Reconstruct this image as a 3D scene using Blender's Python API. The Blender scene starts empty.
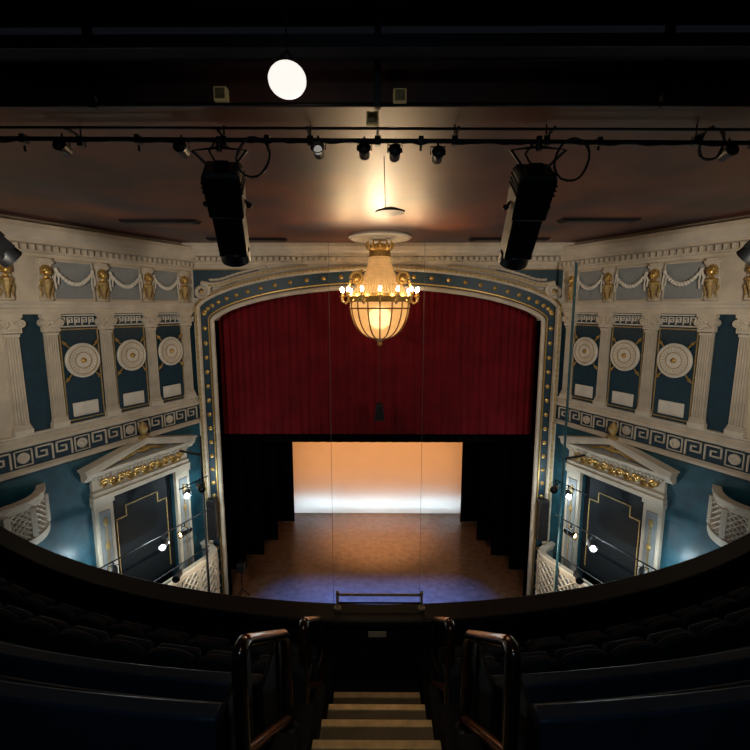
import bpy, bmesh, math, random
from math import sin, cos, pi, radians, sqrt, atan2, atan
from mathutils import Vector, Matrix
random.seed(7)
SC = bpy.context.scene
COL = SC.collection
SC.view_settings.view_transform = 'Standard'

# ------------------------------------------------------------------ materials
def mat(name, c, rough=.6, metal=0., var=.25, scale=6., bump=0., emit=None, es=0., c2=None, coat=0., sheen=0., spec=.5, transl=0., tint=None, trans=0.):
    m = bpy.data.materials.new(name); m.use_nodes = True
    nt = m.node_tree; b = nt.nodes['Principled BSDF']
    tc = nt.nodes.new('ShaderNodeTexCoord')
    nz = nt.nodes.new('ShaderNodeTexNoise'); nz.inputs['Scale'].default_value = scale; nz.inputs['Detail'].default_value = 6
    nt.links.new(tc.outputs['Object'], nz.inputs['Vector'])
    rp = nt.nodes.new('ShaderNodeValToRGB')
    d = c2 if c2 else tuple(x*(1-var) for x in c)
    rp.color_ramp.elements[0].position = .35; rp.color_ramp.elements[1].position = .65
    rp.color_ramp.elements[0].color = (*d, 1); rp.color_ramp.elements[1].color = (*c, 1)
    nt.links.new(nz.outputs['Fac'], rp.inputs['Fac'])
    nt.links.new(rp.outputs['Color'], b.inputs['Base Color'])
    b.inputs['Roughness'].default_value = rough; b.inputs['Metallic'].default_value = metal
    b.inputs['Specular IOR Level'].default_value = spec
    if tint: b.inputs['Specular Tint'].default_value = (*tint, 1)
    if trans: b.inputs['Transmission Weight'].default_value = trans; b.inputs['IOR'].default_value = 1.12
    if coat: b.inputs['Coat Weight'].default_value = coat
    if sheen: b.inputs['Sheen Weight'].default_value = sheen
    if bump:
        bp = nt.nodes.new('ShaderNodeBump'); bp.inputs['Strength'].default_value = bump; bp.inputs['Distance'].default_value = .02
        nt.links.new(nz.outputs['Fac'], bp.inputs['Height']); nt.links.new(bp.outputs['Normal'], b.inputs['Normal'])
    if emit:
        b.inputs['Emission Color'].default_value = (*emit, 1); b.inputs['Emission Strength'].default_value = es
    if transl:
        tr = nt.nodes.new('ShaderNodeBsdfTranslucent'); mx = nt.nodes.new('ShaderNodeMixShader'); mx.inputs[0].default_value = transl
        nt.links.new(rp.outputs['Color'], tr.inputs['Color'])
        nt.links.new(b.outputs[0], mx.inputs[1]); nt.links.new(tr.outputs[0], mx.inputs[2])
        nt.links.new(mx.outputs[0], nt.nodes['Material Output'].inputs['Surface'])
    return m
CREAM = mat('ivory_plaster', (.57,.485,.37), .55, scale=2.2, var=.22)
WHITE = mat('white_plaster', (.65,.59,.49), .5, scale=4, var=.12)
STONE = mat('grey_plaster', (.25,.265,.265), .6, scale=3, var=.2)
GOLD = mat('gilding', (.62,.38,.11), .38, .7, var=.45, scale=25)
GOLDD = mat('dull_gilding', (.5,.34,.13), .5, .4, var=.4, scale=18)
NAVY = mat('navy_panel', (.003,.030,.050), .45, var=.3, scale=5)
DNAVY = mat('dark_navy', (.008,.033,.056), .5, var=.3, scale=5)
MARBLE = mat('blue_marbling', (.015,.082,.112), .42, scale=3, c2=(.006,.040,.060))
RED = mat('red_velvet', (.128,.0035,.007), .85, var=.28, scale=1.6, spec=.15)
BLACKC = mat('black_serge', (.0018,.0018,.002), .95, spec=.03)
CYC = mat('backcloth_cotton', (.80,.76,.70), .9, var=.03, scale=1.5, transl=.85, spec=.05)
STAGE = mat('stage_boards', (.205,.115,.066), .26, scale=4, c2=(.140,.075,.042))
CEIL = mat('ceiling_paint', (.165,.050,.028), .47, scale=.5, c2=(.026,.019,.036), bump=.03, spec=.6, tint=(1,.75,.50))
REARC = mat('dark_mesh_ceiling', (.06,.054,.050), .85, scale=45, c2=(.005,.005,.005), bump=.8)
BLK = mat('black_metal', (.010,.010,.011), .45, .3)
BLKG = mat('glossy_brown_black_rail', (.035,.018,.012), .2, .65, coat=.8)
GLINT = mat('bar_warm_reflection', (.50,.20,.09), .25, .7, coat=.4)  # copper tone puts a warm light reflection into the bar colour
DARK = mat('dark_shell', (.008,.007,.008), .7, spec=.2)
SEATM = mat('dark_seat_fabric', (.008,.012,.018), .8, scale=30, spec=.25)
BENCH = mat('dark_teal_upholstery', (.013,.030,.048), .5, scale=3, spec=.35)
TREAD = mat('worn_step', (.145,.105,.052), .6, scale=3, c2=(.095,.070,.035))
NOSE = mat('pale_gold_nosing', (.72,.56,.28), .35, .35, scale=8)
CABLE = mat('black_cable', (.008,.008,.008), .6)
WIRE = mat('steel_wire', (.12,.11,.10), .5, .5)
BULB = mat('lit_bulb', (1,.9,.7), .4, emit=(1,.74,.44), es=75)
BOWL = mat('amber_bowl_glass', (.95,.66,.32), .6, emit=(1,.55,.19), es=.42, trans=.6)
CORE = mat('lit_bowl_lamp', (1,.9,.7), .4, emit=(1,.74,.42), es=3.2)
BEADS = mat('lit_crystal_beads', (.72,.50,.23), .3, emit=(1,.54,.19), es=.22)
INNER = mat('lit_inner_shade', (.6,.42,.2), .5, emit=(1,.52,.18), es=.24)
GLOBE = mat('lit_opal_globe', (.9,.9,.88), .4, emit=(1,.94,.87), es=1.0, var=.12, scale=9)
LENS = mat('lit_lens', (1,1,1), .3, emit=(.85,.95,1), es=140)
LENSW = mat('warm_lens', (1,.8,.5), .3, emit=(1,.62,.25), es=14)
DIML = mat('dim_lamp', (.6,.6,.58), .4, emit=(1,.9,.8), es=.25)
GLASS = mat('dark_lens', (.05,.05,.055), .15)
BOXY = mat('yellowish_box_glow', (.45,.34,.15), .5, emit=(1,.72,.3), es=.04)  # faint emission stands in for light falling on the boxes
BOARD = mat('black_board', (.006,.009,.012), .6, spec=.2)
BARP = mat('bar_paint', (.035,.026,.020), .4, .5)
CAPM = mat('dark_capping', (.010,.009,.009), .55, spec=.3)
PLATE = mat('pale_plate', (.4,.36,.28), .5)
BRASS = mat('pale_brass', (.75,.62,.40), .3, .6, scale=20)
TEALP = mat('teal_pole_paint', (.02,.085,.10), .4, .2)
YOKEP = mat('yoke_paint', (.03,.028,.026), .4, .5)

# ------------------------------------------------------------------ mesh builder
class MB:
    def __init__(s): s.v = []; s.f = []
    def add(s, vs, fs, M=None):
        b = len(s.v)
        s.v += [tuple(M @ Vector(p)) if M else tuple(p) for p in vs]
        s.f += [tuple(b+i for i in f) for f in fs]
        return s
    def box(s, x0, x1, y0, y1, z0, z1, M=None):
        x0, x1 = min(x0,x1), max(x0,x1); y0, y1 = min(y0,y1), max(y0,y1); z0, z1 = min(z0,z1), max(z0,z1)
        vs = [(x,y,z) for x in (x0,x1) for y in (y0,y1) for z in (z0,z1)]
        return s.add(vs, [(0,1,3,2),(4,6,7,5),(0,4,5,1),(2,3,7,6),(0,2,6,4),(1,5,7,3)], M)
    def lathe(s, prof, n=24, M=None, a0=0, a1=2*pi):
        full = abs(a1-a0-2*pi) < 1e-6; k = n if full else n+1
        vs = [(r*cos(a0+(a1-a0)*i/n), r*sin(a0+(a1-a0)*i/n), z) for i in range(k) for r, z in prof]
        m = len(prof); fs = []
        for i in range(n):
            j = (i+1) % k
            for q in range(m-1): fs.append((i*m+q, j*m+q, j*m+q+1, i*m+q+1))
        return s.add(vs, fs, M)
    def tube(s, path, r, n=8, closed=False, M=None):
        P = [Vector(p) for p in path]; N = len(P)
        rr = r if isinstance(r, (list, tuple)) else [r]*N
        vs = []; fs = []; up = None
        for i in range(N):
            a = P[i-1] if (i or closed) else P[0]; b = P[(i+1) % N] if (i < N-1 or closed) else P[-1]
            t = (b-a).normalized()
            if up is None:
                up = Vector((0,0,1)) if abs(t.z) < .9 else Vector((1,0,0))
            u = (up - t*up.dot(t))
            u = u.normalized() if u.length > 1e-6 else t.orthogonal().normalized()
            up = u; w = t.cross(u)
            for k in range(n):
                an = 2*pi*k/n
                vs.append(P[i] + (u*cos(an)+w*sin(an))*rr[i])
        for i in range(N if closed else N-1):
            j = (i+1) % N
            for k in range(n): fs.append((i*n+k, i*n+(k+1) % n, j*n+(k+1) % n, j*n+k))
        if not closed:
            fs.append(tuple(range(n))); fs.append(tuple((N-1)*n+k for k in range(n)))
        return s.add(vs, fs, M)
    def prism(s, poly, y0, y1, M=None):              # polygon in x,z extruded along y
        n = len(poly)
        vs = [(x,y0,z) for x, z in poly] + [(x,y1,z) for x, z in poly]
        fs = [tuple(range(n)), tuple(range(n, 2*n))] + [(i,(i+1) % n, n+(i+1) % n, n+i) for i in range(n)]
        return s.add(vs, fs, M)
    def prof(s, poly, x0, x1, M=None):               # polygon in y,z extruded along x
        n = len(poly)
        vs = [(x0,y,z) for y, z in poly] + [(x1,y,z) for y, z in poly]
        fs = [tuple(range(n)), tuple(range(n, 2*n))] + [(i,(i+1) % n, n+(i+1) % n, n+i) for i in range(n)]
        return s.add(vs, fs, M)
    def strip(s, pts, t, y0, y1, M=None):            # square-cut line of boxes in x,z
        for (xa,za),(xb,zb) in zip(pts, pts[1:]):
            s.box(min(xa,xb)-t/2, max(xa,xb)+t/2, y0, y1, min(za,zb)-t/2, max(za,zb)+t/2, M)
        return s
    def ball(s, c, r, n=10, sx=1, sy=1, sz=1, M=None):
        pr = [(max(1e-4, sin(pi*i/n)), -cos(pi*i/n)) for i in range(n+1)]
        T = Matrix.Translation(c) @ Matrix.Diagonal((r*sx, r*sy, r*sz, 1))
        return s.lathe(pr, n+2, (M @ T) if M else T)
    def build(s, name, m, parent=None, smooth=True, bevel=0, label=None):
        me = bpy.data.meshes.new(name); me.from_pydata(s.v, [], s.f)
        bm = bmesh.new(); bm.from_mesh(me); bmesh.ops.recalc_face_normals(bm, faces=bm.faces); bm.to_mesh(me); bm.free()
        me.materials.append(m)
        if smooth:
            for p in me.polygons: p.use_smooth = True
            me.set_sharp_from_angle(angle=radians(38))
        o = bpy.data.objects.new(name, me); COL.objects.link(o)
        if parent: o.parent = parent
        if bevel:
            md = o.modifiers.new('bevel', 'BEVEL'); md.width = bevel; md.segments = 2; md.limit_method = 'ANGLE'
        if label: o['label'] = label
        return o
FACE = Matrix.Rotation(radians(90), 4, 'X')          # local z axis -> -y (out of the wall)
def TR(x,y,z): return Matrix.Translation((x,y,z))
def tag(o, label, cat, group=None):
    o['label'] = label; o['category'] = cat
    if group: o['group'] = group
    return o
def thing(name, label, cat, loc=(0,0,0), rotz=0, group=None):
    o = bpy.data.objects.new(name, None); COL.objects.link(o); o.empty_display_size = .1
    o.location = loc; o.rotation_euler = (0,0,rotz)
    return tag(o, label, cat, group)
def struct(o): o['kind'] = 'structure'; return o
def dup(root, loc, rotz, label, group=None):
    r = root.copy(); COL.objects.link(r); r.location = loc; r.rotation_euler = (0,0,rotz); r['label'] = label
    if group: r['group'] = group
    for ch in list(root.children):
        c = ch.copy(); COL.objects.link(c); c.parent = r
        for g in list(ch.children):
            d = g.copy(); COL.objects.link(d); d.parent = c
    return r
class Once:                                          # first call builds, later calls copy
    def __init__(s, fn): s.fn = fn; s.o = None
    def __call__(s, loc, rotz, label, group=None):
        if s.o is None:
            s.o = s.fn(label); s.o.location = loc; s.o.rotation_euler = (0,0,rotz)
            if group: s.o['group'] = group
            return s.o
        return dup(s.o, loc, rotz, label, group)

# ------------------------------------------------------------------ frame of the room: eye at the origin, stage along +Y
YP = 14.0; XC = 5.7; DX, DY = .416, .909; ANG = radians(65.4)
ZC = 1.88; ZS = -10.0; LOW = .12
def wl(side, s, n, z): return (side*(XC+DX*s-DY*n), YP-DY*s-DX*n, z)
def wrot(side): return ANG if side < 0 else -ANG
def wm(side): return TR(side*XC, YP, 0) @ Matrix.Rotation(wrot(side), 4, 'Z')
SIDE = {-1:'left', 1:'right'}
ORD = ['nearest the stage', 'second from the stage', 'third from the stage', 'fourth from the stage', 'fifth from the stage']

# camera
cd = bpy.data.cameras.new('camera'); cam = bpy.data.objects.new('camera', cd); COL.objects.link(cam)
cd.sensor_width = 36; cd.lens = 36*450/750; cd.clip_start = .05
cam.location = (0,0,0); cam.rotation_euler = (radians(90-8.5), 0, .0056); SC.camera = cam

# ------------------------------------------------------------------ side walls
DCS = 2.15; OS0, OS1, OZ0, OZ1 = DCS-1.0, DCS+1.0, -9.2, -4.85      # box opening
for sd in (-1, 1):
    M = wm(sd); S = SIDE[sd]
    b = MB()
    b.box(0, sd*11, 0, .3, -3.55, 2.3, M)
    struct(b.build('wall_'+S, CREAM, smooth=False))
    b = MB()
    b.box(0, sd*11, 0, .3, OZ1, -3.55, M); b.box(0, sd*OS0, 0, .3, -12, OZ1, M)
    b.box(sd*OS1, sd*11, 0, .3, -12, OZ1, M); b.box(sd*OS0, sd*OS1, 0, .3, -12, OZ0, M)
    struct(b.build('wall_'+S, MARBLE, smooth=False))
    pr = [(.05,1.10),(-.06,1.10),(-.06,1.17),(-.12,1.20),(-.12,1.34),(-.28,1.37),(-.28,1.45),(-.34,1.51),(-.40,1.66),(-.40,1.76),(-.2,1.80),(-.1,1.88),(.05,1.88)]
    b = MB(); b.prof(pr, 0, sd*11, M)
    s = .1
    while s < 7.5: b.box(sd*s, sd*(s+.085), -.23, -.1, 1.22, 1.34, M); s += .16
    struct(b.build('trim_1' if sd < 0 else 'trim_2', CREAM, smooth=False))
    b = MB(); b.prof([(.05,-.14),(-.13,-.14),(-.13,-.02),(-.16,0),(-.16,.06),(-.2,.09),(-.2,.14),(.05,.14)], 0, sd*11, M)
    struct(b.build('trim_3' if sd < 0 else 'trim_4', CREAM, smooth=False))
    b = MB(); b.prof([(.05,-3.0),(-.13,-3.0),(-.13,-2.93),(-.08,-2.9),(-.08,-2.8),(-.14,-2.77),(-.14,-2.73),(.05,-2.73)], 0, sd*11, M)
    b.prof([(.05,-3.6),(-.12,-3.6),(-.12,-3.54),(-.06,-3.5),(.05,-3.5)], 0, sd*11, M)
    struct(b.build('trim_5' if sd < 0 else 'trim_6', CREAM, smooth=False))

def f_pilaster(label):
    t = thing('pilaster', label, 'pilaster', group=None)
    b = MB(); b.box(-.19,.19,-.15,0,0,.12); b.box(-.17,.17,-.135,0,.12,.17); b.box(-.155,.155,-.12,0,.17,.22)
    b.build('base', CREAM, t, bevel=.008)
    w0, w1, z0, z1 = .140, .125, .22, 2.13
    n = 5; xs = []
    for i in range(n):
        c = -1+2*(i+.5)/n; h = .72/n
        xs += [(c-h, 0), (c-h*.5, .03), (c, .042), (c+h*.5, .03), (c+h, 0)]
    P = [(-1,0.)] + [(-1,-.1)] + [(x,-.1+g) for x, g in xs] + [(1,-.1)] + [(1,0.)]
    k = len(P)
    vs = [(x*w0,y,z0) for x, y in P]+[(x*w1,y,z1) for x, y in P]
    MB().add(vs, [(i,i+1,k+i+1,k+i) for i in range(k-1)]).build('shaft', CREAM, t, smooth=False)
    b = MB()
    b.box(-.14,.14,-.12,0,2.12,2.18); b.box(-.20,.20,-.17,0,2.52,2.60); b.box(-.18,.18,-.14,0,2.2,2.52)
    for x in (-.155,.155):
        b.lathe([(.001,.19),(.03,.19),(.04,.165),(.06,.165),(.07,.19),(.085,.19),(.09,.12),(.09,0)], 18, TR(x,0,2.40) @ FACE)
    b.lathe([(.001,.18),(.04,.17),(.055,.12)], 12, TR(0,0,2.42) @ FACE)
    for i in range(-2,3): b.ball((i*.055,-.145,2.27), .032, 6)
    b.build('capital', CREAM, t)
    return t
pil = Once(f_pilaster)
PS = [.385, 1.6, 2.9, 4.2, 4.98]
for sd in (-1,1):
    for i, s in enumerate(PS):
        pil(wl(sd, s, 0, -2.735), wrot(sd), 'cream fluted pilaster with scrolled capital, %s wall, %s' % (SIDE[sd], ORD[i]), 'wall pilasters')

def f_bracket(label):
    t = thing('console_bracket', label, 'bracket')
    pr = [(0,0),(-.05,0),(-.09,.06),(-.07,.14),(-.06,.35),(-.08,.6),(-.13,.78),(-.16,.84),(-.16,.94),(0,.94)]
    b = MB(); b.prof(pr, -.13, .13)
    b.tube([(-.14,-.06,.05),(.14,-.06,.05)], .04, 10); b.tube([(-.17,-.12,.86),(.17,-.12,.86)], .045, 10)
    b.build('console', CREAM, t, bevel=.008)
    h = MB()                                         # gilt bust: head, hair, shoulders tapering to a scroll
    h.ball((0,-.17,.64), .078, 9, sz=1.25); h.ball((0,-.13,.68), .10, 8, sz=1.1)
    for i in range(9):
        a = pi*(-.15+1.3*i/8); h.ball((.095*cos(a), -.13, .66+.115*sin(a)), .035, 6)
    h.tube([(0,-.11,.56),(0,-.12,.46)], .045, 7)
    h.tube([(-.13,-.09,.44),(-.05,-.14,.46),(.05,-.14,.46),(.13,-.09,.44)], [.03,.055,.055,.03], 7)
    h.build('gilt_bust', GOLD, t)
    l = MB()
    l.tube([(0,-.12,.46),(0,-.13,.34),(0,-.11,.2),(0,-.12,.06)], [.10,.085,.05,.03], 8)
    for q in (-1,1): l.tube([(q*.09,-.09,.42),(q*.14,-.09,.3),(q*.10,-.1,.18),(q*.13,-.09,.08)], [.02,.03,.025,.01], 6)
    l.build('gilt_drapery', GOLDD, t)
    return t
brk = Once(f_bracket)
for sd in (-1,1):
    for i, s in enumerate(PS):
        brk(wl(sd, s, 0, .14), wrot(sd), 'gilded bust bracket above a capital, %s wall, %s' % (SIDE[sd], ORD[i]), 'gilded frieze brackets')

def f_frieze(label):
    t = thing('frieze_panel', label, 'panel')
    MB().box(-.46,.46,-.03,0,.06,.94).build('field', STONE, t, smooth=False)
    b = MB(); b.box(-.48,.48,-.055,0,.91,.95); b.box(-.48,.48,-.055,0,.05,.09); b.box(-.48,-.44,-.055,0,.05,.95); b.box(.44,.48,-.055,0,.05,.95)
    b.build('frame', CREAM, t, smooth=False, bevel=.01)
    return t
frz = Once(f_frieze)
def f_garland(label):
    t = thing('garland', label, 'garland')
    p = []; r = []
    for i in range(41):
        u = -1+2*i/40; p.append((u*.42, -.075, .42+.3*u*u)); r.append(.026+.028*(1-u*u)+.010*sin(i*2.1))
    MB().tube(p, r, 8).build('festoon', WHITE, t)
    for x in (-.42,.42):
        b = MB(); b.ball((x,-.07,.74), .045, 8)
        b.tube([(x,-.07,.72),(x-.04,-.07,.5),(x-.02,-.07,.3)], [.025,.018,.024], 6); b.tube([(x,-.07,.72),(x+.05,-.07,.55),(x+.03,-.07,.4)], [.025,.018,.02], 6)
        b.build('ribbon', WHITE, t)
    return t
gar = Once(f_garland)
BAYS = [(PS[0]+PS[1])/2, (PS[1]+PS[2])/2, (PS[2]+PS[3])/2]
for sd in (-1,1):
    for i, s in enumerate(BAYS):
        frz(wl(sd, s, 0, .12), wrot(sd), 'grey frieze panel in a cream frame, %s wall, %s' % (SIDE[sd], ORD[i]), 'frieze panels')
        gar(wl(sd, s, .03, .12), wrot(sd), 'cream plaster swag hung between brackets, %s wall, %s' % (SIDE[sd], ORD[i]), 'plaster swags')

KEY = [(0,0),(0,4),(4,4),(4,1.3),(1.5,1.3),(1.5,2.7),(2.7,2.7)]
def f_bay(label):
    t = thing('bay_panel', label, 'panel')
    MB().box(-.50,.50,-.03,0,.0,2.60).build('field', NAVY, t, smooth=False)
    b = MB()
    for z in (2.3,2.56): b.box(-.44,.44,-.06,-.03,z-.015,z+.015)
    for k in range(5):
        x0 = -.41+k*.168; c = .033
        b.strip([(x0+p*c*.8, 2.345+q*c*1.2) for p, q in KEY], .02, -.055, -.03)
    b.build('greek_key', WHITE, t, smooth=False)
    MB().box(-.31,.31,-.06,-.02,.14,.48).build('tablet', WHITE, t, smooth=False, bevel=.02)
    b = MB()
    for (x0,x1,z0,z1) in ((-.46,.46,.06,.085),(-.46,.46,2.22,2.245),(-.46,-.435,.06,2.25),(.435,.46,.06,2.25)): b.box(x0,x1,-.045,-.02,z0,z1)
    b.build('gold_line', GOLDD, t, smooth=False)
    return t
bay = Once(f_bay)
def f_medal(label):
    t = thing('wall_medallion', label, 'medallion')
    for sg in (-1,1):
        b = MB(); a = radians(42)*sg
        d = Vector((sin(a),0,cos(a)))
        b.tube([Vector((0,-.05,0))-d*.56, Vector((0,-.05,0))+d*.56], .018, 6)
        for e in (-1,1): b.tube([Vector((0,-.05,0))+d*.5*e, Vector((0,-.05,0))+d*.56*e, Vector((0,-.05,0))+d*.66*e], [.012,.045,.004], 6)
        b.build('spear', GOLD, t)
    MB().lathe([(.36,.06),(.36,.085),(.30,.09),(.28,.08),(.2,.085),(.001,.085)], 40, FACE).build('disc', WHITE, t)
    MB().lathe([(.41,.03),(.415,.08),(.395,.10),(.37,.095),(.36,.06)], 40, FACE).build('rim', WHITE, t)
    b = MB()
    for r in (.33,.19):
        b.tube([(r*cos(2*pi*i/40), -.09, r*sin(2*pi*i/40)) for i in range(40)], .010, 6, True)
    for i in range(24):
        a = 2*pi*i/24; b.tube([(.21*cos(a),-.087,.21*sin(a)),(.31*cos(a),-.087,.31*sin(a))], .005, 4)
    b.build('gilt_ring', GOLDD, t)
    MB().lathe([(.07,.08),(.06,.11),(.035,.12),(.02,.14),(.001,.145)], 20, FACE).build('boss', GOLD, t)
    return t
med = Once(f_medal)
for sd in (-1,1):
    for i, s in enumerate(BAYS):
        bay(wl(sd, s, 0, -2.735), wrot(sd), 'deep blue bay panel with cream tablet, %s wall, %s' % (SIDE[sd], ORD[i]), 'blue bay panels')
        med(wl(sd, s, .03, -1.25), wrot(sd), 'cream shield medallion over crossed gold spears, %s wall, %s' % (SIDE[sd], ORD[i]), 'shield medallions')
    for s0, s1, lab in ((4.35,4.83,'narrow blue strip between the paired pilasters on the %s wall'), (.02,.23,'narrow blue strip in the corner by the stage on the %s wall')):
        tag(MB().box(sd*s0, sd*s1, -.03, .0, -2.73, -.14, wm(sd)).build('blue_strip', NAVY, smooth=False), lab % SIDE[sd], 'panel')
    t = thing('fret_band', 'dark blue band with cream Greek key running along the %s wall' % SIDE[sd], 'frieze', (sd*XC,YP,-3.5), wrot(sd))
    MB().box(sd*.02, sd*7.2, -.05, 0, 0, .5).build('ground', DNAVY, t, smooth=False)
    b = MB(); c = .085; s = .15; rs = []; k = 0
    while s < 6.9:
        if k % 3 == 2:
            rs.append(s+.17); b.strip([(sd*(s+.0),.08),(sd*(s+.0),.42),(sd*(s+.34),.42),(sd*(s+.34),.08),(sd*(s),.08)], .020, -.085, -.05); s += .42
        else:
            b.strip([(sd*(s+p*c), .08+q*c) for p, q in KEY], .030, -.085, -.05); s += .43
        k += 1
    b.box(sd*.05, sd*7.15, -.085, -.05, .0, .025); b.box(sd*.05, sd*7.15, -.085, -.05, .475, .5)
    b.build('greek_key', CREAM, t, smooth=False)
    for q in rs:
        MB().lathe([(.12,.05),(.12,.08),(.09,.09),(.06,.075),(.03,.10),(.001,.105)], 16, TR(sd*q,0,.25) @ FACE).build('roundel', CREAM, t)

# pedimented doorcases of the stage boxes
for sd in (-1,1):
    S = SIDE[sd]
    t = thing('box_doorcase', 'cream pedimented doorcase framing the dark stage box on the %s wall' % S, 'doorcase', wl(sd,DCS,0,-9.2), wrot(sd))
    H = 4.35
    for x in (-1.25,1.25):
        b = MB(); b.box(x-.25,x+.25,-.12,0,0,H); b.box(x-.28,x+.28,-.16,0,0,.3); b.box(x-.28,x+.28,-.16,0,H-.12,H)
        b.build('jamb', CREAM, t, smooth=False, bevel=.01)
        MB().box(x-.15,x+.15,-.14,-.1,.5,H-.3).build('jamb_panel', STONE, t, smooth=False, bevel=.01)
        b = MB()
        b.tube([(x,-.15,.6),(x,-.15,3.8)], .018, 6)
        for z in (3.75,3.1,2.4): b.ball((x,-.15,z), .07, 8, sy=.5, sz=1.6)
        b.build('gilt_drop', GOLDD, t)
    b = MB(); b.box(-1.52,1.52,-.17,0,H,H+.12); b.box(-1.5,1.5,-.14,0,H+.12,H+.24)
    b.box(-1.48,1.48,-.1,0,H+.24,H+.60); b.prof([(0,H+.60),(-.14,H+.60),(-.18,H+.68),(-.25,H+.72),(-.27,H+.80),(0,H+.80)], -1.68, 1.68)
    for k in range(27): b.box(-1.46+k*.11,-1.40+k*.11,-.19,-.1,H+.58,H+.65)
    b.build('entablature', CREAM, t, smooth=False)
    b = MB()
    for k in range(-5,6):
        x = k*.235; q = 1 if k % 2 else -1
        b.tube([(x+.12*cos(a*.5)*(1-a/22), -.13, H+.41+q*.13*sin(a*.5)*(1-a/22)) for a in range(0,20)], .028, 5)
        b.tube([(x+.12,-.13,H+.41),(x+.18,-.13,H+.41+q*.12)], [.03,.012], 5)
    b.build('gilt_scrollwork', GOLD, t)
    zb = H+.80
    MB().prism([(-1.55,zb),(1.55,zb),(0,zb+.36)], -.12, 0).build('tympanum', STONE, t, smooth=False)
    b = MB()
    for q in (-1,1):
        b.prism([(q*1.70,zb),(q*1.70,zb+.08),(0,zb+.46),(0,zb+.35),(q*1.34,zb)], -.27, 0)
        b.prism([(q*1.74,zb+.08),(q*1.74,zb+.13),(0,zb+.52),(0,zb+.46)], -.31, 0)
    b.build('raking_cornice', CREAM, t, smooth=False)
    b = MB(); b.ball((0,-.14,zb+.19), .11, 8, sy=.5)
    for q in (-1,1): b.tube([(0,-.15,zb+.16),(q*.25,-.15,zb+.19),(q*.5,-.15,zb+.11),(q*.75,-.15,zb+.09)], [.05,.05,.04,.015], 6)
    b.build('gilt_ornament', GOLD, t)
    b = MB(); b.lathe([(.14,0),(.14,.06),(.06,.1),(.11,.2),(.13,.3),(.07,.4),(.03,.46),(.001,.48)], 14, TR(0,-.17,zb+.50))
    b.build('finial', GOLDD, t)
    b = MB()
    b.box(-1.02,1.02,1.2,1.26,-.2,H); b.box(-1.05,-1.0,.28,1.25,-.2,H); b.box(1.0,1.05,.28,1.25,-.2,H); b.box(-1.05,1.05,.28,1.25,H-.04,H+.02)
    b.build('recess', BOARD, t, smooth=False)
    MB().box(-1.0,1.0,.12,.2,1.2,H).build('dark_board', BOARD, t, smooth=False)
    b = MB(); zz = H-.5
    b.strip([(-.8,1.4),(-.8,zz-.3),(-.5,zz-.3),(-.5,zz),(.5,zz),(.5,zz-.3),(.8,zz-.3),(.8,1.4)], .026, .095, .12)
    b.build('gold_line', GOLDD, t, smooth=False)

def bowed_front(name, label, loc, rz, hw, dep, h, pw, rail):
    t = thing(name, label, 'theatre box', loc, rz)
    def P(u, off=0): return (hw*u*(1+off/hw), -(dep+off)*(1-abs(u)**pw))
    N = 40
    def wall(off, z0, z1, th):
        b = MB(); vs = []; fs = []
        for i in range(N+1):
            u = -cos(pi*i/N); x, y = P(u, off); x2, y2 = P(u, off-th)
            vs += [(x,y,z0),(x,y,z1),(x2,y2,z1),(x2,y2,z0)]
        for i in range(N):
            for k in range(4): fs.append((i*4+k, i*4+(k+1) % 4, i*4+4+(k+1) % 4, i*4+4+k))
        return b.add(vs, fs)
    wall(0, .0, h, .06).build('backing', STONE, t)
    wall(.08, h, h+.09, .2).build('hand_rail', rail, t, bevel=.02)
    wall(.09, -.08, .1, .2).build('base_moulding', CREAM, t, bevel=.02)
    wall(.05, h-.12, h, .12).build('upper_moulding', CREAM, t, bevel=.01)
    b = MB(); k = 16
    for i in range(-5, k+1):
        for sg in (-1,1):
            pts = []
            for q in range(9):
                f = q/8; uu = -1+2*(i+5*(f if sg > 0 else 1-f))/k
                if -1 <= uu <= 1: x, y = P(uu,.03); pts.append((x,y,.1+f*(h-.22)))
            if len(pts) > 1: b.tube(pts, .030, 4)
    b.build('lattice', CREAM, t)
    for i in range(0, 5):
        u = -.9+i*.45; x, y = P(u,.05)
        MB().box(x-.06,x+.06,y-.03,y+.06,.1,h-.1).build('post', CREAM, t, smooth=False, bevel=.01)
    b = MB(); vs = [(0,0,-.06)]
    for i in range(N+1): x, y = P(-cos(pi*i/N)); vs.append((x,y,-.06))
    b.add(vs, [(0,i+1,i+2) for i in range(N)]); b.build('box_floor', DNAVY, t)
    return t
for sd in (-1,1):
    S = SIDE[sd]
    bowed_front('stage_box', 'cream latticed front of the %s stage box below the pediment' % S, wl(sd,2.1,0,-9.12), wrot(sd), 1.95, .86, 1.42, 14, CREAM)
    bowed_front('balcony_box', 'bowed cream lattice box high on the %s wall at the picture edge' % S, wl(sd,5.8,0,-4.9), wrot(sd), 1.1, .72, .85, 3, CREAM)

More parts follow.
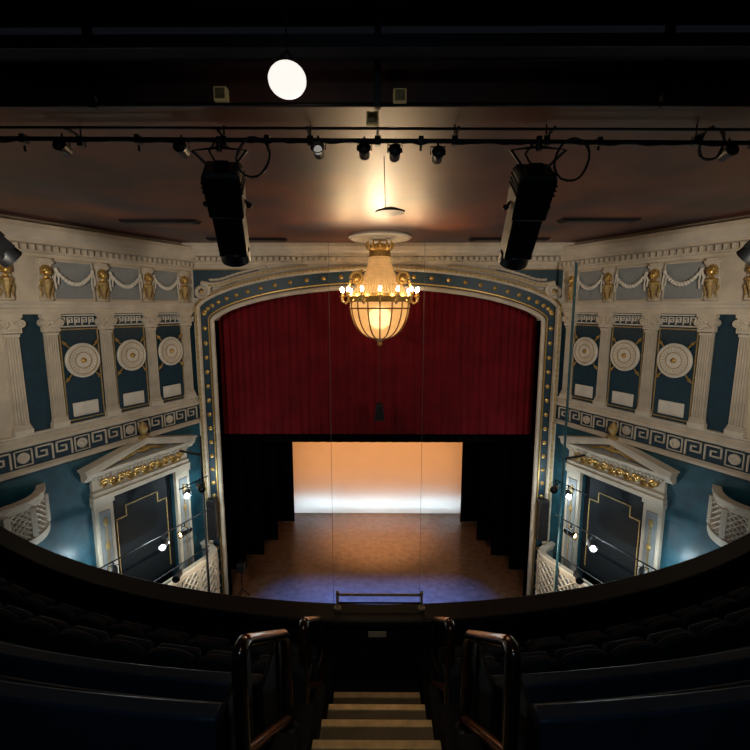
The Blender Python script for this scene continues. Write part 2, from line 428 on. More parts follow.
# ------------------------------------------------------------------ proscenium
HWI, ZSI, ZCI = 5.10, -.40, .63
HWO, ZSO, ZCO = 5.53, .03, 1.20
def arch(hw, zs, zc, nj=24, na=72, zb=-12):
    p = [(-hw, zb+(zs-zb)*i/nj) for i in range(nj)]
    for i in range(na+1):
        u = -cos(pi*i/na); p.append((hw*u, zs+(zc-zs)*max(0,1-u*u)**.65))
    p += [(hw, zs+(zb-zs)*(i+1)/nj) for i in range(nj)]
    return p
AI = arch(HWI, ZSI, ZCI); AO = arch(HWO, ZSO, ZCO)
b = MB(); n = len(AI)
vs = []; fs = []
ar = [(x,z) for x, z in AI if z >= ZSI-1e-6]
for x, z in ar: vs += [(x,YP,z),(x,YP,2.3)]
for i in range(len(ar)-1): fs.append((2*i,2*i+2,2*i+3,2*i+1))
b.add(vs, fs)
for q in (-1,1): b.box(q*HWI, q*(XC+.3), YP, YP+.5, -12, ZSI); b.box(q*HWI, q*(XC+.3), YP, YP+.5, ZSI, 2.3)
vs = []
for x, z in AI: vs += [(x,YP,z),(x,YP+.5,z)]
b.add(vs, [(2*i,2*i+2,2*i+3,2*i+1) for i in range(n-1)])
struct(b.build('wall_front', CREAM, smooth=False))
t = thing('proscenium_frame', 'blue and gold arched frame around the stage opening', 'arch', (0,YP,-10))
def ring(pa, pb, y):
    vs = []
    for (xa,za),(xb,zb_) in zip(pa,pb): vs += [(xa,y-YP,za+10),(xb,y-YP,zb_+10)]
    return MB().add(vs, [(2*i,2*i+2,2*i+3,2*i+1) for i in range(len(pa)-1)])
ring(AI, AO, YP-.03).build('blue_band', NAVY, t, smooth=False)
def off(p, y): return [(x,y-YP,z+10) for x, z in p]
MB().tube(off(AI,YP-.05), .070, 8).build('inner_moulding', CREAM, t)
MB().tube(off(arch(HWI+.11,ZSI+.06,ZCI+.13),YP-.05), .028, 6).build('gilt_fillet', GOLD, t)
MB().tube(off(AO,YP-.08), .09, 8).build('outer_moulding', CREAM, t)
AB = off(arch(HWO+.02, ZSO, ZCO, 130, 220), YP-.17)
MB().tube(AB, [.045 if i % 2 else .02 for i in range(len(AB))], 6).build('bead_row', GOLDD, t)
AM = arch((HWI+HWO)/2+.03, ZSI+.22, (ZCI+ZCO)/2+.04, 26, 30)
for x, z in AM:
    if z > -10.5: MB().lathe([(.07,.03),(.065,.055),(.03,.07),(.001,.075)], 10, TR(x,0,z+10) @ FACE).build('stud', GOLD, t)
def AZ(x): return ZSO+(ZCO-ZSO)*max(0,1-(x/HWO)**2)**.65
for q in (-1,1):                                     # long scrolled arms hugging the shoulders of the arch
    cx, cz, r0 = 5.34, .49, .24
    arm = []
    N = 40
    for i in range(N+1):
        f = i/N; a = pi*.5+(1-f)*3.4*pi
        rr = r0*(.22+.78*f)
        arm.append((q*(cx+rr*cos(a)), -.13, 10+cz+rr*sin(a)))
    x0 = cx-.05; z0 = 10+cz+r0
    M_ = 40
    for i in range(1,M_+1):
        f = i/M_; x = x0-3.2*f
        zz = 10+AZ(x)+.19
        w_ = min(1,f*4); zz = zz*w_+z0*(1-w_)
        arm.append((q*x, -.13, min(zz, 10+1.25)))
    rad = [.04+.045*i/N for i in range(N+1)]+[.085*(1-.5*i/M_) for i in range(1,M_+1)]
    MB().tube(arm, rad, 8).build('scroll_arm', CREAM, t)
    lp = [(x,y-.075,z-.02) for x, y, z in arm[N+2:]]
    MB().tube(lp, [.03 if i % 2 else .012 for i in range(len(lp))], 6).build('gilt_leaf_row', GOLDD, t)
    up = [(x,-.05,z+.15) for x, y, z in arm[N+2:] if z+.15 < 11.24]
    if len(up) > 3: MB().tube(up, [.05 if i % 2 else .035 for i in range(len(up))], 6).build('rope_moulding', CREAM, t)
    MB().ball((q*cx,-.15,10+cz), .06, 8).build('eye', GOLD, t)
    lo = []
    for i in range(21):
        x = 5.62-2.0*i/20; lo.append((x, max(10+.30, 10+AZ(x)+.20) if x < HWO else 10.30))
    lo = [(x,z) for x, z in lo if z < 11.12]
    poly = [(q*x,z) for x, z in lo]+[(q*lo[-1][0],11.14),(q*5.62,11.14)]
    MB().prism(poly, -.03, 0).build('spandrel', NAVY, t, smooth=False)
    MB().tube([(q*lo[-1][0],-.035,11.15),(q*5.62,-.035,11.15)], .02, 5).build('spandrel_line', GOLDD, t)
b = MB()
pr = [(.05,1.42),(-.06,1.42),(-.06,1.48),(-.12,1.50),(-.12,1.62),(-.30,1.65),(-.30,1.73),(-.37,1.79),(-.43,1.91),(-.43,2.0),(.05,2.0)]
b.prof([(YP+y, z-LOW) for y, z in pr], -5.75, 5.75)
x = -5.6
while x < 5.6: b.box(x, x+.09, YP-.25, YP-.1, 1.51-LOW, 1.62-LOW); x += .17
struct(b.build('trim_7', CREAM, smooth=False))

# ------------------------------------------------------------------ ceiling
struct(MB().box(-12,12,4.55,14.6,ZC,ZC+.5).build('ceiling', CEIL, smooth=False))
struct(MB().box(-12,12,-3,4.55,2.55,2.9).build('ceiling', REARC, smooth=False))
t = thing('ceiling_rose', 'white round plaster rose on the ceiling above the chandelier', 'ceiling rose', (.06,12.3,ZC))
MB().lathe([(.82,0),(.84,-.05),(.78,-.09),(.72,-.06),(.5,-.05),(.001,-.05)], 40).build('ring', WHITE, t)
MB().lathe([(.3,-.05),(.26,-.10),(.12,-.12),(.001,-.13)], 24).build('centre', WHITE, t)
def vent(x, y, w, label):
    t = thing('ceiling_vent', label, 'vent', (x,y,ZC))
    b = MB(); b.prism([(-w/2,0),(w/2,0),(w/2-.06,-.05),(-w/2+.06,-.05)], -.16, .16); b.build('plate', DARK, t, smooth=False)
    b = MB(); b.box(-w*.42,w*.42,-.11,.11,-.06,-.05); b.build('slot', BLK, t, smooth=False)
vent(-4.75,10.2,1.7,'dark slotted ceiling vent on the left of the brown ceiling')
vent(4.75,10.1,1.7,'dark slotted ceiling vent on the right of the brown ceiling')
vent(-3.6,12.8,2.2,'dark slotted ceiling vent by the cornice, left of the chandelier')
vent(3.6,12.8,2.2,'dark slotted ceiling vent by the cornice, right of the chandelier')

# ------------------------------------------------------------------ chandelier
CX, CY = .06, 12.3
t = thing('chandelier', 'large gilt chandelier with amber bowl and candle lamps before the red curtain', 'chandelier', (CX,CY,-.03))
b = MB()
b.tube([(0,0,1.6),(0,0,1.84)], .02, 6)
for k in range(5): b.tube([(.03*cos(2*pi*i/10)*(1 if k % 2 else .3), (.0 if k % 2 else .03*cos(2*pi*i/10)), 1.70+k*.025+.03*sin(2*pi*i/10)) for i in range(10)], .008, 5, True)
b.build('chain', GOLD, t)
b = MB(); b.lathe([(.05,1.73),(.1,1.70),(.3,1.65),(.34,1.58),(.28,1.52),(.3,1.36),(.26,1.31),(.001,1.30)], 24)
for i in range(12): a = 2*pi*i/12; b.tube([(.3*cos(a),.3*sin(a),1.56),(.36*cos(a),.36*sin(a),1.66),(.34*cos(a),.34*sin(a),1.76)], [.05,.04,.01], 5)
b.build('crown', GOLD, t)
def TZ(f): return (.28+.52*f**1.7, 1.36-1.01*f)
b = MB()
for i in range(60):
    a = 2*pi*i/60; p = []; r = []
    for q in range(25):
        rr, z = TZ(q/24); p.append((rr*cos(a), rr*sin(a), z)); r.append(.008 if q % 2 else .019)
    b.tube(p, r, 5)
b.build('bead_strands', BEADS, t)
MB().lathe([(.2,1.28),(.28,.9),(.42,.5),(.50,.38)], 24).build('inner_shade', INNER, t)
MB().lathe([(.76,.40),(.86,.40),(.90,.32),(.84,.18),(.74,.2),(.73,.36),(.76,.40)], 40).build('gallery_ring', GOLD, t)
def BZ(f): return (.80*cos(f*pi/2)**.75 if f < 1 else .001, .2-1.0*sin(f*pi/2))
MB().lathe([BZ(i/16) for i in range(17)], 36).build('bowl', BOWL, t)
MB().ball((0,0,-.22), .28, 12).build('bowl_lamp', CORE, t)
b = MB()
for i in range(16):
    a = 2*pi*i/16; b.tube([((BZ(q/12)[0]+.012)*cos(a),(BZ(q/12)[0]+.012)*sin(a),BZ(q/12)[1]) for q in range(12)], .020, 5)
r, z = BZ(.12); b.tube([(r*1.02*cos(2*pi*i/36), r*1.02*sin(2*pi*i/36), z) for i in range(36)], .022, 5, True)
b.build('bowl_ribs', mat('rib_bronze', (.24,.13,.04), .4, .6), t)
MB().lathe([(.14,-.74),(.17,-.80),(.1,-.86),(.06,-.91),(.08,-.96),(.001,-1.02)], 16).build('bottom_finial', GOLD, t)
for i in range(14):
    a = 2*pi*(i+.5)/14; c, s_ = cos(a), sin(a); R = 1.03
    b = MB(); b.tube([(.82*c,.82*s_,.28),((R-.09)*c,(R-.09)*s_,.14),(R*c,R*s_,.2),(R*c,R*s_,.32)], .026, 6)
    b.lathe([(.02,.3),(.07,.33),(.07,.345),(.02,.35)], 10, TR(R*c,R*s_,0)); b.tube([(R*c,R*s_,.33),(R*c,R*s_,.44)], .022, 6)
    arm = b.build('candle_arm', GOLD, t)
    MB().ball((R*c,R*s_,.50), .038, 8, sz=1.8).build('bulb', BULB, arm)
for q in (-1,1):
    b = MB(); b.tube([(q*(.60+.17*cos(k*.5)*(1-k/24)), -.3, .78+.2*sin(k*.5)*(1-k/24)) for k in range(22)], .045, 6)
    b.ball((q*.60,-.34,.78), .09, 8); b.tube([(q*.76,-.3,.75),(q*.82,-.3,.5),(q*.86,-.2,.38)], .04, 6); b.tube([(q*.58,-.3,.95),(q*.43,-.2,1.0)], .03, 6)
    b.build('gilt_scroll', GOLD, t)

# ------------------------------------------------------------------ stage
struct(MB().box(-9,9,13.2,23,ZS-.3,ZS).build('floor', STAGE, smooth=False))
struct(MB().box(-10,10,22.6,22.8,-11,3).build('wall_back', BLACKC, smooth=False))
def cloth(x0, x1, y, z0, z1, period, amp, nx, seed=0):
    rnd = random.Random(seed); b = MB(); nz = 10; vs = []
    ph = 0; phs = []
    for i in range(nx+1):
        ph += (x1-x0)/nx*2*pi/period*(.7+.6*rnd.random()); phs.append(ph)
    for j in range(nz+1):
        f = j/nz
        for i in range(nx+1):
            x = x0+(x1-x0)*i/nx; a = amp*(.6+.4*(1-f))
            yy = y+a*(sin(phs[i])+.4*sin(phs[i]*.37+1)+.3*sin(phs[i]*1.7+f))
            vs.append((x+.01*sin(phs[i]*2), yy, z0+(z1-z0)*f))
    w = nx+1
    return b.add(vs, [(j*w+i, j*w+i+1, (j+1)*w+i+1, (j+1)*w+i) for j in range(nz) for i in range(nx)])
tag(cloth(-5.4,5.4,14.85,-4.25,1.0,.22,.028,1100,3).build('house_curtain', RED), 'raised red velvet house curtain hanging across the stage opening', 'curtain')
tag(cloth(-6.5,6.5,16.4,-5.0,1.0,.5,.015,240,4).build('black_border', BLACKC), 'black cloth border behind the bottom of the red curtain', 'curtain')
tag(cloth(-6.5,6.5,19.4,-5.93,0,.5,.015,240,5).build('black_border', BLACKC), 'black cloth border along the top of the pale backcloth', 'curtain')
for q in (-1,1):
    for i, (y, xi) in enumerate(((16.1,5.05),(17.1,4.62),(18.3,4.30),(20.0,3.9))):
        tag(cloth(q*xi,q*7.2,y,ZS+.01,-3,.4,.012,90,10+i).build('black_leg_curtain', BLACKC), 'black masking leg curtain on the %s of the stage, %s' % (SIDE[q], ['nearest the red curtain','second behind the red curtain','third behind the red curtain','beside the pale backcloth'][i]), 'curtain', 'black stage legs')
tag(MB().box(-5.2,5.2,20.9,20.91,ZS,-4.0).build('backcloth', CYC, smooth=False), 'pale backcloth glowing orange and white at the back of the stage', 'backcloth')

for q in (-1,1):
    t = thing('loudspeaker', 'tall black loudspeaker column on the %s jamb of the stage opening' % SIDE[q], 'loudspeaker', (q*5.33,13.72,-7.45))
    MB().box(-.15,.15,-.14,.14,0,1.35).build('cabinet', BLK, t, smooth=False, bevel=.015)
    MB().box(-.125,.125,-.155,-.14,.05,1.3).build('grille', DARK, t, smooth=False)
    b = MB(); b.box(-.04,.04,.1,.25,.3,.36); b.box(-.04,.04,.1,.25,1.0,1.06); b.build('bracket', BLK, t, smooth=False)
t = thing('floor_stand', 'slim dark equipment stand at the left front corner of the stage', 'stand', (-4.7,14.35,ZS))
b = MB()
for i in range(3): a = 2*pi*i/3+.4; b.tube([(0,0,.35),(.25*cos(a),.25*sin(a),.02)], .014, 6)
b.build('tripod', BLK, t); MB().tube([(0,0,.3),(0,0,1.0)], .018, 6).build('pole', BLK, t)
MB().box(-.13,.13,-.12,.12,1.0,1.3).build('head', BLK, t, smooth=False, bevel=.02)

# ------------------------------------------------------------------ stalls floor
struct(MB().box(-12,12,-3,13.2,-12.2,-12).build('floor', DARK, smooth=False))
tag(MB().box(-5.9,5.9,13.1,13.2,-12,ZS+.02).build('stage_riser', DARK, smooth=False), 'dark vertical front of the stage below the boards', 'stage front')

# ------------------------------------------------------------------ balcony
def cv(x, y0, R2=22.5): return y0+x*x/R2
def arcbox(b, xa, xb, ya, yb, z0, z1, N=40, R2=22.5):
    vs = []; fs = []
    for i in range(N+1):
        x = xa+(xb-xa)*i/N; vs += [(x,cv(x,ya,R2),z0),(x,cv(x,ya,R2),z1),(x,cv(x,yb,R2),z1),(x,cv(x,yb,R2),z0)]
    for i in range(N):
        for k in range(4): fs.append((i*4+k, i*4+(k+1) % 4, i*4+4+(k+1) % 4, i*4+4+k))
    fs += [(0,1,2,3), (N*4,N*4+1,N*4+2,N*4+3)]
    return b.add(vs, fs)
b = MB()
FL = [-4.6,-4.05,-3.5,-2.95,-2.4,-1.85]
for q in (-1,1):
    for k, z in enumerate(FL):
        arcbox(b, q*.56, q*8.0, 4.33-.8*k, (5.4 if k == 0 else 4.33-.8*(k-1)), -5.4+.55*k, z)
    arcbox(b, q*.56, q*8.0, -3, 4.33-.8*5, -2.6, -1.62)
b.box(-.56,.56,4.4,5.4,-5.3,-4.95)
struct(b.build('floor', DARK, smooth=False))
AX = -.005
for i in range(7):
    y = 4.82-.55*i; z = -4.62+.378*i
    o = thing('aisle_step', 'brown aisle step with pale gold nosing, %s up from the balcony front' % ['first','second','third','fourth','fifth','sixth','seventh'][i], 'step', (AX,y,z), 0, 'balcony aisle steps')
    MB().box(-.52,.52,-.42,-.07,-.03,0).build('tread', TREAD, o, smooth=False)
    b = MB(); b.box(-.52,.52,-.06,.015,-.05,.008); b.build('nosing', NOSE, o, smooth=False, bevel=.006)
    MB().box(-.52,.52,-.40,-.36,-.02,.008).build('rear_strip', NOSE, o, smooth=False)
    b = MB(); b.box(-.52,.52,-.03,0,-.378,-.05); b.box(-.52,.52,-.55,-.42,-.04,-.008); b.build('riser', DARK, o, smooth=False)
t = thing('balcony_parapet', 'long curved black balcony parapet in front of the seats', 'balcony front', (0,0,0))
b = MB(); arcbox(b, -7.3, 7.3, 5.4, 5.55, -5.6, -4.12, 80); b.build('wall', DARK, t)
b = MB(); arcbox(b, -7.3, 7.3, 5.32, 5.68, -4.14, -4.04, 80); b.build('capping', CAPM, t, bevel=.02)
t = thing('safety_rail', 'short brass and black safety rail on the parapet at the aisle foot', 'rail', (.03,5.58,-4.04))
MB().tube([(-.56,0,.2),(.56,0,.2)], .018, 8).build('top_rail', BRASS, t)
MB().tube([(-.56,0,.08),(.56,0,.08)], .012, 8).build('lower_rail', BLK, t)
for x in (-.57,.57):
    b = MB(); b.tube([(x,0,0),(x,0,.22)], .018, 8); b.lathe([(.05,0),(.05,.015),(.02,.03)], 12, TR(x,0,0)); b.ball((x,0,.23), .028, 8)
    b.build('post', BRASS, t)
t = thing('plaque', 'small pale plaque on the inside of the parapet at the aisle foot', 'plaque', (0,5.4,-4.28))
MB().box(-.12,.12,-.015,0,-.04,.04).build('plate', PLATE, t, smooth=False, bevel=.004)
for x in (-.1,.1): MB().ball((x,-.016,0), .008, 6).build('screw', GOLDD, t)
def f_seat(label):
    t = thing('theatre_seat', label, 'seat')
    p = [(-.25,.3),(.25,.3),(.25,.74)]+[(.25*cos(a)**.8 if cos(a) > .01 else 0, .74+.09*sin(a)) for a in [pi/2*i/8 for i in range(1,9)]]
    p += [(-x,z) for x, z in p[-2:2:-1]] + [(-.25,.74)]
    MB().prism(p, -.04, .05).build('backrest', SEATM, t, bevel=.02)
    MB().box(-.225,.225,.07,.19,.38,.76).build('tip_up_cushion', SEATM, t, smooth=True, bevel=.04)
    for x in (-.25,.25):
        b = MB(); b.box(x-.012,x+.012,-.02,.06,0,.6); b.box(x-.012,x+.012,.0,.3,.52,.58); b.box(x-.02,x+.02,0,.12,0,.02)
        b.build('side_frame', BLK, t, smooth=False)
    return t
seat = Once(f_seat)
NTH = ['first','second','third','fourth','fifth','sixth','seventh','eighth','ninth','tenth','eleventh','twelfth']
for k in (0,1):
    for q in (-1,1):
        x = .92
        for i in range(12):
            sl = q*x/11.25
            seat((q*x, cv(x,4.45-.8*k), FL[k]), atan(sl), 'dark theatre seat, %s from the aisle, %s row, %s side' % (NTH[i], ['front','second'][k], SIDE[q]), '%s row seats %s of the aisle' % (['front','second'][k], SIDE[q]))
            x += .53/sqrt(1+sl*sl)
for k in (2,3):
    for q in (-1,1):
        z = FL[k]; y0 = 4.45-.8*k
        t = thing('bench', 'long dark teal upholstered bench back, %s side of the aisle, %s' % (SIDE[q], ['farther from the viewer','nearest the viewer'][k-2]), 'bench', (0,0,z), 0, 'balcony benches')
        b = MB(); arcbox(b, q*.83, q*5.2, y0-.05, y0+.06, .18, .85, R2=28); b.build('backrest', BENCH, t, bevel=.015)
        b = MB(); arcbox(b, q*.83, q*5.2, y0+.08, y0+.48, .34, .44, R2=28); b.build('seat', SEATM, t, bevel=.03)
        MB().box(q*.80,q*.83,y0-.06,y0+.5,0,.85).build('end_panel', DARK, t, smooth=False, bevel=.01)
        for i in range(4):
            xx = 1.2+i*1.2; yy = cv(xx,y0,28); MB().box(q*xx-.03,q*xx+.03,yy-.02,yy+.4,0,.35).build('support', DARK, t, smooth=False)
def hoop(x, ya, za, fa, yb, zb, fb, r, label):
    t = thing('handrail', label, 'handrail', (x,ya,fa), 0, 'aisle handrails')
    c = .18
    dy = yb-ya; L = sqrt(dy*dy+(zb-za)**2); u = Vector((0,dy/L,(zb-za)/L)); A = Vector((0,0,za-fa)); B = Vector((0,dy,zb-fa)); up = Vector((0,0,1))
    def cor(P, d0, d1): return [P-d0*c*(1-f)**2+d1*c*f*f for f in [i/8 for i in range(9)]]
    p = [Vector((0,0,0))]+cor(A, up, u)+cor(B, u, -up)+[Vector((0,dy,fb-fa))]
    MB().tube(p, r, 14).build('hoop', BLKG, t)
    MB().tube([(0,0,.5),(0,dy,fb-fa+.1)], r*.85, 10).build('lower_bar', GLINT, t)
    for yy, zz in ((0,0),(dy,fb-fa)): MB().lathe([(.08,0),(.08,.012),(.045,.03)], 14, TR(0,yy,zz)).build('floor_flange', BLK, t)
for q in (-1,1):
    hoop(AX+q*.735, 2.15, -1.76, -2.95, 3.3, -2.62, -3.5, .041, 'glossy black hoop handrail nearest the viewer, %s of the aisle' % SIDE[q])
    hoop(AX+q*.68, 3.75, -2.86, -4.05, 4.85, -3.66, -4.6, .045, 'glossy black hoop handrail by the parapet, %s of the aisle' % SIDE[q])

# ------------------------------------------------------------------ lighting bars and what hangs on them
t = thing('lighting_bar', 'long black lighting bar with clamps hung below the ceiling', 'lighting bar', (0,5.0,1.72))
MB().tube([(-8,0,.06),(8,0,-.06)], .025, 10).build('pipe', BLK, t)
MB().tube([(-8,-.22,.08),(8,-.22,.0)], .014, 8).build('upper_pipe', BARP, t)
for x in (-4.4,-3.1,-1.6,-.7,0,.8,1.75,3.3,4.4):
    b = MB(); b.tube([(x,0,-.02),(x,0,.155)], .009, 6); b.box(x-.03,x+.03,-.035,.035,-.05,.04); b.box(x-.012,x+.012,-.24,.0,.03,.055); b.build('hanger', BLK, t, smooth=False)
for x in (-3.7,-2.5,-1.15,.45,2.3,3.9):
    b = MB(); b.box(x-.025,x+.025,-.04,.04,-.045-.0075*x,.04-.0075*x); b.tube([(x,0,-.04),(x,0,-.10)], .012, 6); b.build('clamp', YOKEP, t, smooth=False)
t = thing('lighting_bar', 'thin dark conduit bar along the edge of the brown ceiling', 'lighting bar', (0,4.42,1.83))
MB().tube([(-8,0,.015),(8,0,-.015)], .020, 8).build('pipe', BARP, t)
for x in (-5,-2.6,0,2.6,5):
    MB().box(x-.03,x+.03,-.03,.03,-.03,.71).build('hanger', BLK, t, smooth=False)
t = thing('cable_tray', 'flat dark cable tray below the edge of the rear ceiling', 'cable tray', (0,4.15,2.1))
MB().box(-8,8,-.12,.08,0,.03).build('tray', DARK, t, smooth=False); MB().box(-8,8,-.13,-.115,0,.1).build('lip', BLK, t, smooth=False)
for i, (x0, x1, lab) in enumerate(((-4.3,-1.9,'slack black cable running along the left end of the lighting bar'),(-1.4,.1,'slack black cable running along the bar left of its middle'),(.2,1.6,'slack black cable running along the bar right of its middle'),(2.0,4.4,'slack black cable running along the right end of the lighting bar'))):
    N = 48; p = []
    for k in range(N+1):
        f = k/N; x = x0+(x1-x0)*f
        p.append((x, 4.96+.008*sin(k), 1.705-.0075*x-.022*abs(sin(f*pi*(3+i % 2)))-.006*sin(k*.9)))
    tag(MB().tube(p, .010, 6).build('bar_cable', CABLE), lab, 'cable')

def big_light(A, B, label, K=1.0):
    A = Vector(A); B = Vector(B); d = (B-A); L = d.length
    o = bpy.data.objects.new('profile_spotlight', None); COL.objects.link(o); o.location = A
    o.rotation_euler = d.to_track_quat('Z','Y').to_euler()
    tag(o, label, 'stage light')
    b = MB()
    def fr(z0, w0, h0, z1, w1, h1):
        b.add([(sx*w0*K,sy*h0*K,z0) for sx, sy in ((-1,-1),(1,-1),(1,1),(-1,1))]+[(sx*w1*K,sy*h1*K,z1) for sx, sy in ((-1,-1),(1,-1),(1,1),(-1,1))],
              [(0,1,2,3),(4,5,6,7)]+[(i,(i+1) % 4,4+(i+1) % 4,4+i) for i in range(4)])
    fr(0,.15,.13,.05,.175,.155); fr(.05,.175,.155,.50,.165,.15); fr(.50,.145,.135,L-.12,.14,.13)
    b.build('housing', BLK, o, smooth=False, bevel=.012)
    b = MB()
    for k in range(3): z = .10+k*.05; b.box(-.182*K,.182*K,-.16*K,.16*K,z,z+.012)
    b.build('cooling_fins', DARK, o, smooth=False)
    b = MB(); b.lathe([(.14*K,L-.16),(.155*K,L-.14),(.155*K,L),(.135*K,L),(.125*K,L-.05),(.001,L-.05)], 24); b.build('lens_tube', BLK, o)
    MB().box(-.07,.07,-.05,.05,-.05,0).build('rear_cap', DARK, o, smooth=False)
    b = MB(); b.tube([(.06,.02,-.04),(.12,.1,-.12),(.05,.16,-.2)], .012, 6); b.build('power_lead', CABLE, o)
    return o
def yoke(o, top, K=1.0):
    W = Matrix.Translation(o.location) @ o.rotation_euler.to_matrix().to_4x4(); Mi = W.inverted()
    T = Vector(top); b = MB()
    for s_ in (-1,1):
        p = [T, T+Vector((s_*.25*K,0,-.03)), W @ Vector((s_*.215*K,0,.42))]
        b.tube([Mi @ q for q in p], .016, 6)
        b.ball(Mi @ (W @ Vector((s_*.205*K,0,.42))), .035, 8)
    b.tube([Mi @ (T+Vector((0,0,.10))), Mi @ (T+Vector((0,0,-.04)))], .03, 8)
    b.build('yoke', YOKEP, o)
for q, A, B in ((-1,(-1.66,5.05,1.48),(-1.76,5.75,.60)), (1,(1.68,5.05,1.45),(1.68,5.75,.56))):
    o = big_light(A, B, 'large black profile spotlight hanging from the lighting bar, %s of the chandelier' % SIDE[q], 1.15)
    yoke(o, (A[0],5.0,1.66), 1.15)
for q in (-1,1):
    o = big_light((q*5.45,6.0,1.2), (q*5.15,6.5,.67), 'black spotlight hung high at the %s picture edge' % SIDE[q]); yoke(o, (q*5.45,6.0,1.5))
def coil(x, y, z, r, label, turns=3):
    p = [(r*(1+.12*sin(a*.7))*cos(a*.35), .02*sin(a*1.1), -r+r*1.15*sin(a*.35)) for a in range(int(turns*18)+1)]
    o = MB().tube(p, .010, 6).build('cable_coil', CABLE); o.location = (x,y,z); tag(o, label, 'cable')
coil(-1.30,4.97,1.72,.17,'coiled black cable tied to the bar beside the left profile spotlight')
coil(2.02,4.97,1.70,.18,'coiled black cable tied to the bar beside the right profile spotlight')
coil(3.45,4.97,1.80,.13,'coiled black cable toward the right end of the lighting bar')
def lantern(x, z, m, label, y=5.0, rz=0):
    t = thing('small_lantern', label, 'stage light', (x,y,z-.02), rz)
    MB().lathe([(.03,-.1),(.055,-.08),(.06,.04),(.07,.06),(.06,.06),(.05,.03)], 16, Matrix.Rotation(radians(75),4,'X')).build('housing', BLK, t)
    MB().ball((0,-.035,-.01), .045, 10).build('lamp', m, t)
    b = MB(); b.tube([(-.075,0,0),(-.075,0,.08),(.075,0,.08),(.075,0,0)], .007, 5); b.tube([(0,0,.08),(0,0,.14)], .01, 6); b.build('yoke', BLK, t)
lantern(-.62,1.65,DIML,'small pale round lamp on the bar left of the ceiling cable')
lantern(-.14,1.64,GLASS,'small unlit black lantern on the bar just left of the ceiling cable')
lantern(.18,1.62,GLASS,'small unlit black lantern on the bar just right of the ceiling cable')
lantern(.63,1.60,GLASS,'small black lamp on the bar midway to the right profile spotlight')
lantern(-2.05,1.66,GLASS,'small unlit lantern beside the left profile spotlight')
lantern(-3.3,1.68,GLASS,'small unlit lantern toward the left end of the bar')
lantern(3.65,1.62,GLASS,'small unlit lantern toward the right end of the bar')
def jbox(x, y, z, label):
    t = thing('junction_box', label, 'junction box', (x,y,z))
    MB().box(-.06,.06,-.04,.04,-.06,.06).build('case', BOXY, t, smooth=False, bevel=.01)
    MB().box(-.045,.045,-.05,-.04,-.045,.045).build('lid', GOLDD, t, smooth=False, bevel=.005)
jbox(-1.42,4.41,1.91,'small yellowish junction box above the left profile spotlight')
jbox(.20,4.41,1.89,'small yellowish junction box on the conduit left of the right profile spotlight')
jbox(-.05,4.66,1.80,'small yellowish junction box right above the ceiling cable')
jbox(3.6,4.41,1.89,'small yellowish junction box at the right picture edge')
t = thing('globe_pendant', 'glowing white globe lamp hanging from the dark rear ceiling', 'pendant lamp', (-.715,3.86,1.78))
MB().ball((0,0,0), .15, 20, sz=.86).build('globe', GLOBE, t)
MB().lathe([(.05,.12),(.055,.17),(.02,.2)], 14).build('cap', BLK, t); MB().tube([(0,0,.18),(0,0,.77)], .006, 6).build('cord', CABLE, t)
t = thing('hanging_disc', 'small dark disc hanging on a thin cable in front of the brown ceiling', 'hanging speaker', (.16,6.0,1.22))
MB().lathe([(.001,.05),(.05,.05),(.19,.0),(.19,-.02),(.001,-.02)], 24).build('disc', BLK, t); MB().tube([(-.06,0,.04),(-.08,0,.66)], .005, 6).build('cable', WIRE, t)
t = thing('hanging_speaker', 'small black speaker hanging on a cable before the red curtain', 'hanging speaker', (.06,13.6,-3.2))
MB().prism([(-.1,.28),(.1,.28),(.16,-.25),(-.16,-.25)], -.12, .12).build('case', BLK, t, smooth=False, bevel=.02); MB().tube([(0,0,.28),(0,0,5.08)], .008, 5).build('cable', CABLE, t)
MB().prism([(-.08,.2),(.08,.2),(.13,-.2),(-.13,-.2)], -.13, -.12).build('grille', DARK, t, smooth=False)
for x in (-1.42,1.36):
    tag(MB().tube([(x,13.35,ZS+.3),(x,13.35,ZC)], .006, 5).build('suspension_wire', WIRE), 'thin vertical wire before the red curtain, %s of the chandelier' % ('left' if x < 0 else 'right'), 'wire')

# lighting booms by the stage boxes
def boom(sd, s, n, z0, z1, m):
    x, y, z = wl(sd, s, n, z0)
    t = thing('lighting_boom', ('dark upright lighting pole with side arms beside the left stage box' if sd < 0 else 'tall teal upright lighting pole with side arms beside the right stage box'), 'lighting pole', (x,y,z0), wrot(sd))
    MB().tube([(0,0,0),(0,0,z1-z0)], .034, 8).build('pole', m, t)
    for zz, l0, l1 in ((-5.0,-.2,.9),(-6.05,-.2,3.6),(-7.2,-.1,2.2)):
        MB().tube([(sd*l0,-.0,zz-z0),(sd*l1,-.05,zz-z0)], .020, 6).build('arm', BLK, t)
    b = MB(); b.box(-.03,.03,0,n,-4.3-z0,-4.25-z0); b.build('wall_bracket', BLK, t, smooth=False)
boom(-1,.95,1.0,-9.0,-3.7,BLK); boom(1,1.3,1.0,-9.0,1.2,TEALP)
def addl(kind, name, loc, power, col, **k):
    l = bpy.data.lights.new(name, kind); l.energy = power; l.color = col
    o = bpy.data.objects.new(name, l); COL.objects.link(o); o.location = loc
    if 'aim' in k: o.rotation_euler = (Vector(k['aim'])-Vector(loc)).to_track_quat('-Z','Y').to_euler()
    if kind == 'SPOT': l.spot_size = radians(k.get('size',60)); l.spot_blend = k.get('blend',.6)
    if kind == 'AREA': l.shape = 'RECTANGLE'; l.size = k['sx']; l.size_y = k['sy']
    else: l.shadow_soft_size = k.get('r',.03)
    return o
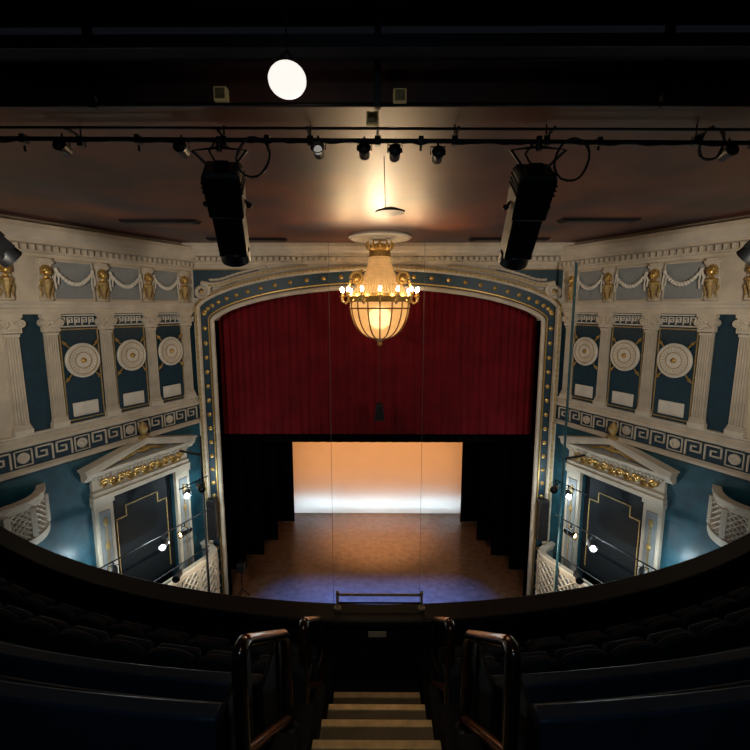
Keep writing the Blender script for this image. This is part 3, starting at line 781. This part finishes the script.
def spot(sd, s, n, z, m, label, rz):
    t = thing('spotlight', label, 'stage light', wl(sd,s,n,z), rz)
    MB().lathe([(.001,-.2),(.07,-.2),(.09,-.12),(.09,.12),(.105,.14),(.105,.2),(.09,.2),(.085,.14)], 16, FACE).build('housing', BLK, t)
    MB().lathe([(.001,.17),(.04,.165),(.065,.15)], 16, FACE).build('lens', m, t)
    b = MB(); b.tube([(-.12,0,0),(-.12,0,.17),(.12,0,.17),(.12,0,0)], .012, 5); b.tube([(0,0,.17),(0,0,.28)], .018, 6); b.build('yoke', BLK, t)
SP = [(1.53,1.0,-5.25,LENS,'small lit spotlight on the upper pole arm'),(2.45,1.05,-6.32,LENS,'brightest lit spotlight on the middle pole arm'),(1.75,1.05,-6.32,LENSW,'warm lit spotlight on the middle pole arm'),(1.1,1.05,-5.22,GLASS,'unlit black spotlight high on the pole'),(2.1,1.05,-7.45,GLASS,'unlit black spotlight on the lowest pole arm'),(3.9,1.05,-6.32,LENSW,'small warm spotlight at the outer arm end')]
for sd in (-1,1):
    for i, (s, n, z, m, lab) in enumerate(SP):
        rz = [.3,.2,-.4,.6,.2,.5][i]*(-sd)
        spot(sd, s, n, z, m, '%s beside the %s stage box' % (lab, SIDE[sd]), rz)
    addl('POINT', 'boom_fill_glow', wl(sd,2.45,1.35,-6.4), 60, (.75,.92,1), r=.02)
    addl('POINT', 'boom_fill_glow', wl(sd,.75,.7,-5.6), 30, (.75,.92,1), r=.02)  # added fill on the marbled wall, set apart from the spotlights
    addl('POINT', 'boom_fill_glow', wl(sd,1.5,1.9,-7.2), 60, (1,.90,.74), r=.02)  # added fill that brightens the box front, no spotlight here
    addl('POINT', 'boom_fill_glow', wl(sd,4.0,.55,-6.2), 20, (.75,.92,1), r=.02)
    addl('POINT', 'boom_fill_glow', wl(sd,4.6,1.5,-5.6), 16, (.65,.88,1), r=.02)  # added outer wall fill, beyond the last spotlight

# ------------------------------------------------------------------ light
w = bpy.data.worlds.new('world'); SC.world = w; w.use_nodes = True
bg = w.node_tree.nodes['Background']; bg.inputs[0].default_value = (.5,.6,.8,1); bg.inputs[1].default_value = .006
for q in (-1,1):
    addl('SPOT', 'wall_fill', (q*4.6,3.6,.2), 910, (1,.915,.79), aim=(q*6.4,12.4,-1.2), size=72, blend=.9, r=.15)  # added out-of-view spot that brightens the side wall, no fixture
    addl('SPOT', 'front_wash', (q*4.5,3.4,.1), 660, (1,.84,.68), aim=(q*-2.5,14,-1.0), size=46, blend=.8, r=.15)
    addl('SPOT', 'ceiling_glow_fill', (CX+q*.75,CY-.75,.72), 130, (1,.68,.36), aim=(CX+q*2.2,9.6,ZC), size=110, blend=1, r=.16)  # added spot for the ceiling glow, not a chandelier lamp
addl('SPOT', 'seat_fill', (0,-1.5,2.3), 90, (.48,.75,1), aim=(0,3.2,-3.5), size=115, blend=.7, r=.2)  # added cool spot behind the eye to brighten benches and seats
addl('SPOT', 'aisle_fill', (0,.6,2.3), 160, (1,.74,.44), aim=(.0,4.4,-4.4), size=30, blend=.9, r=.15)  # added warm spot overhead to brighten steps and handrails
addl('SPOT', 'ceiling_glow_fill', (CX,CY-.95,.72), 290, (1,.75,.46), aim=(CX,9.4,ZC), size=115, blend=1, r=.25)  # added centre spot for the warm reflection on the ceiling
# stage
for x in (-3.0,-1.5,0,1.5,3.0):
    addl('SPOT', 'blue_front_wash', (x,15.2,-4.0), 3600, (.035,.17,1), aim=(x*.8,13.8,-10), size=42, blend=1, r=.1)
addl('SPOT', 'warm_stage_wash', (0,17.8,-4.8), 1900, (1,.64,.34), aim=(0,18.7,-10), size=68, blend=.9, r=.1)
def back(name, loc, power, col, sx, sy, up=0):
    return addl('AREA', name, loc, power, col, sx=sx, sy=sy, aim=(loc[0], loc[1]-1, loc[2]+up))
back('backcloth_orange_glow', (0,22.3,-6.8), 255, (1,.43,.15), 9, 4.6)
back('backcloth_foot_glow', (0,21.45,-9.5), 78, (.46,.74,1), 8.6, .12, .0)
for x in (-2.4,0,2.4): back('backcloth_foot_glow', (x,21.5,-9.45), 2.5, (.50,.75,1), 1.0, .12, .0)
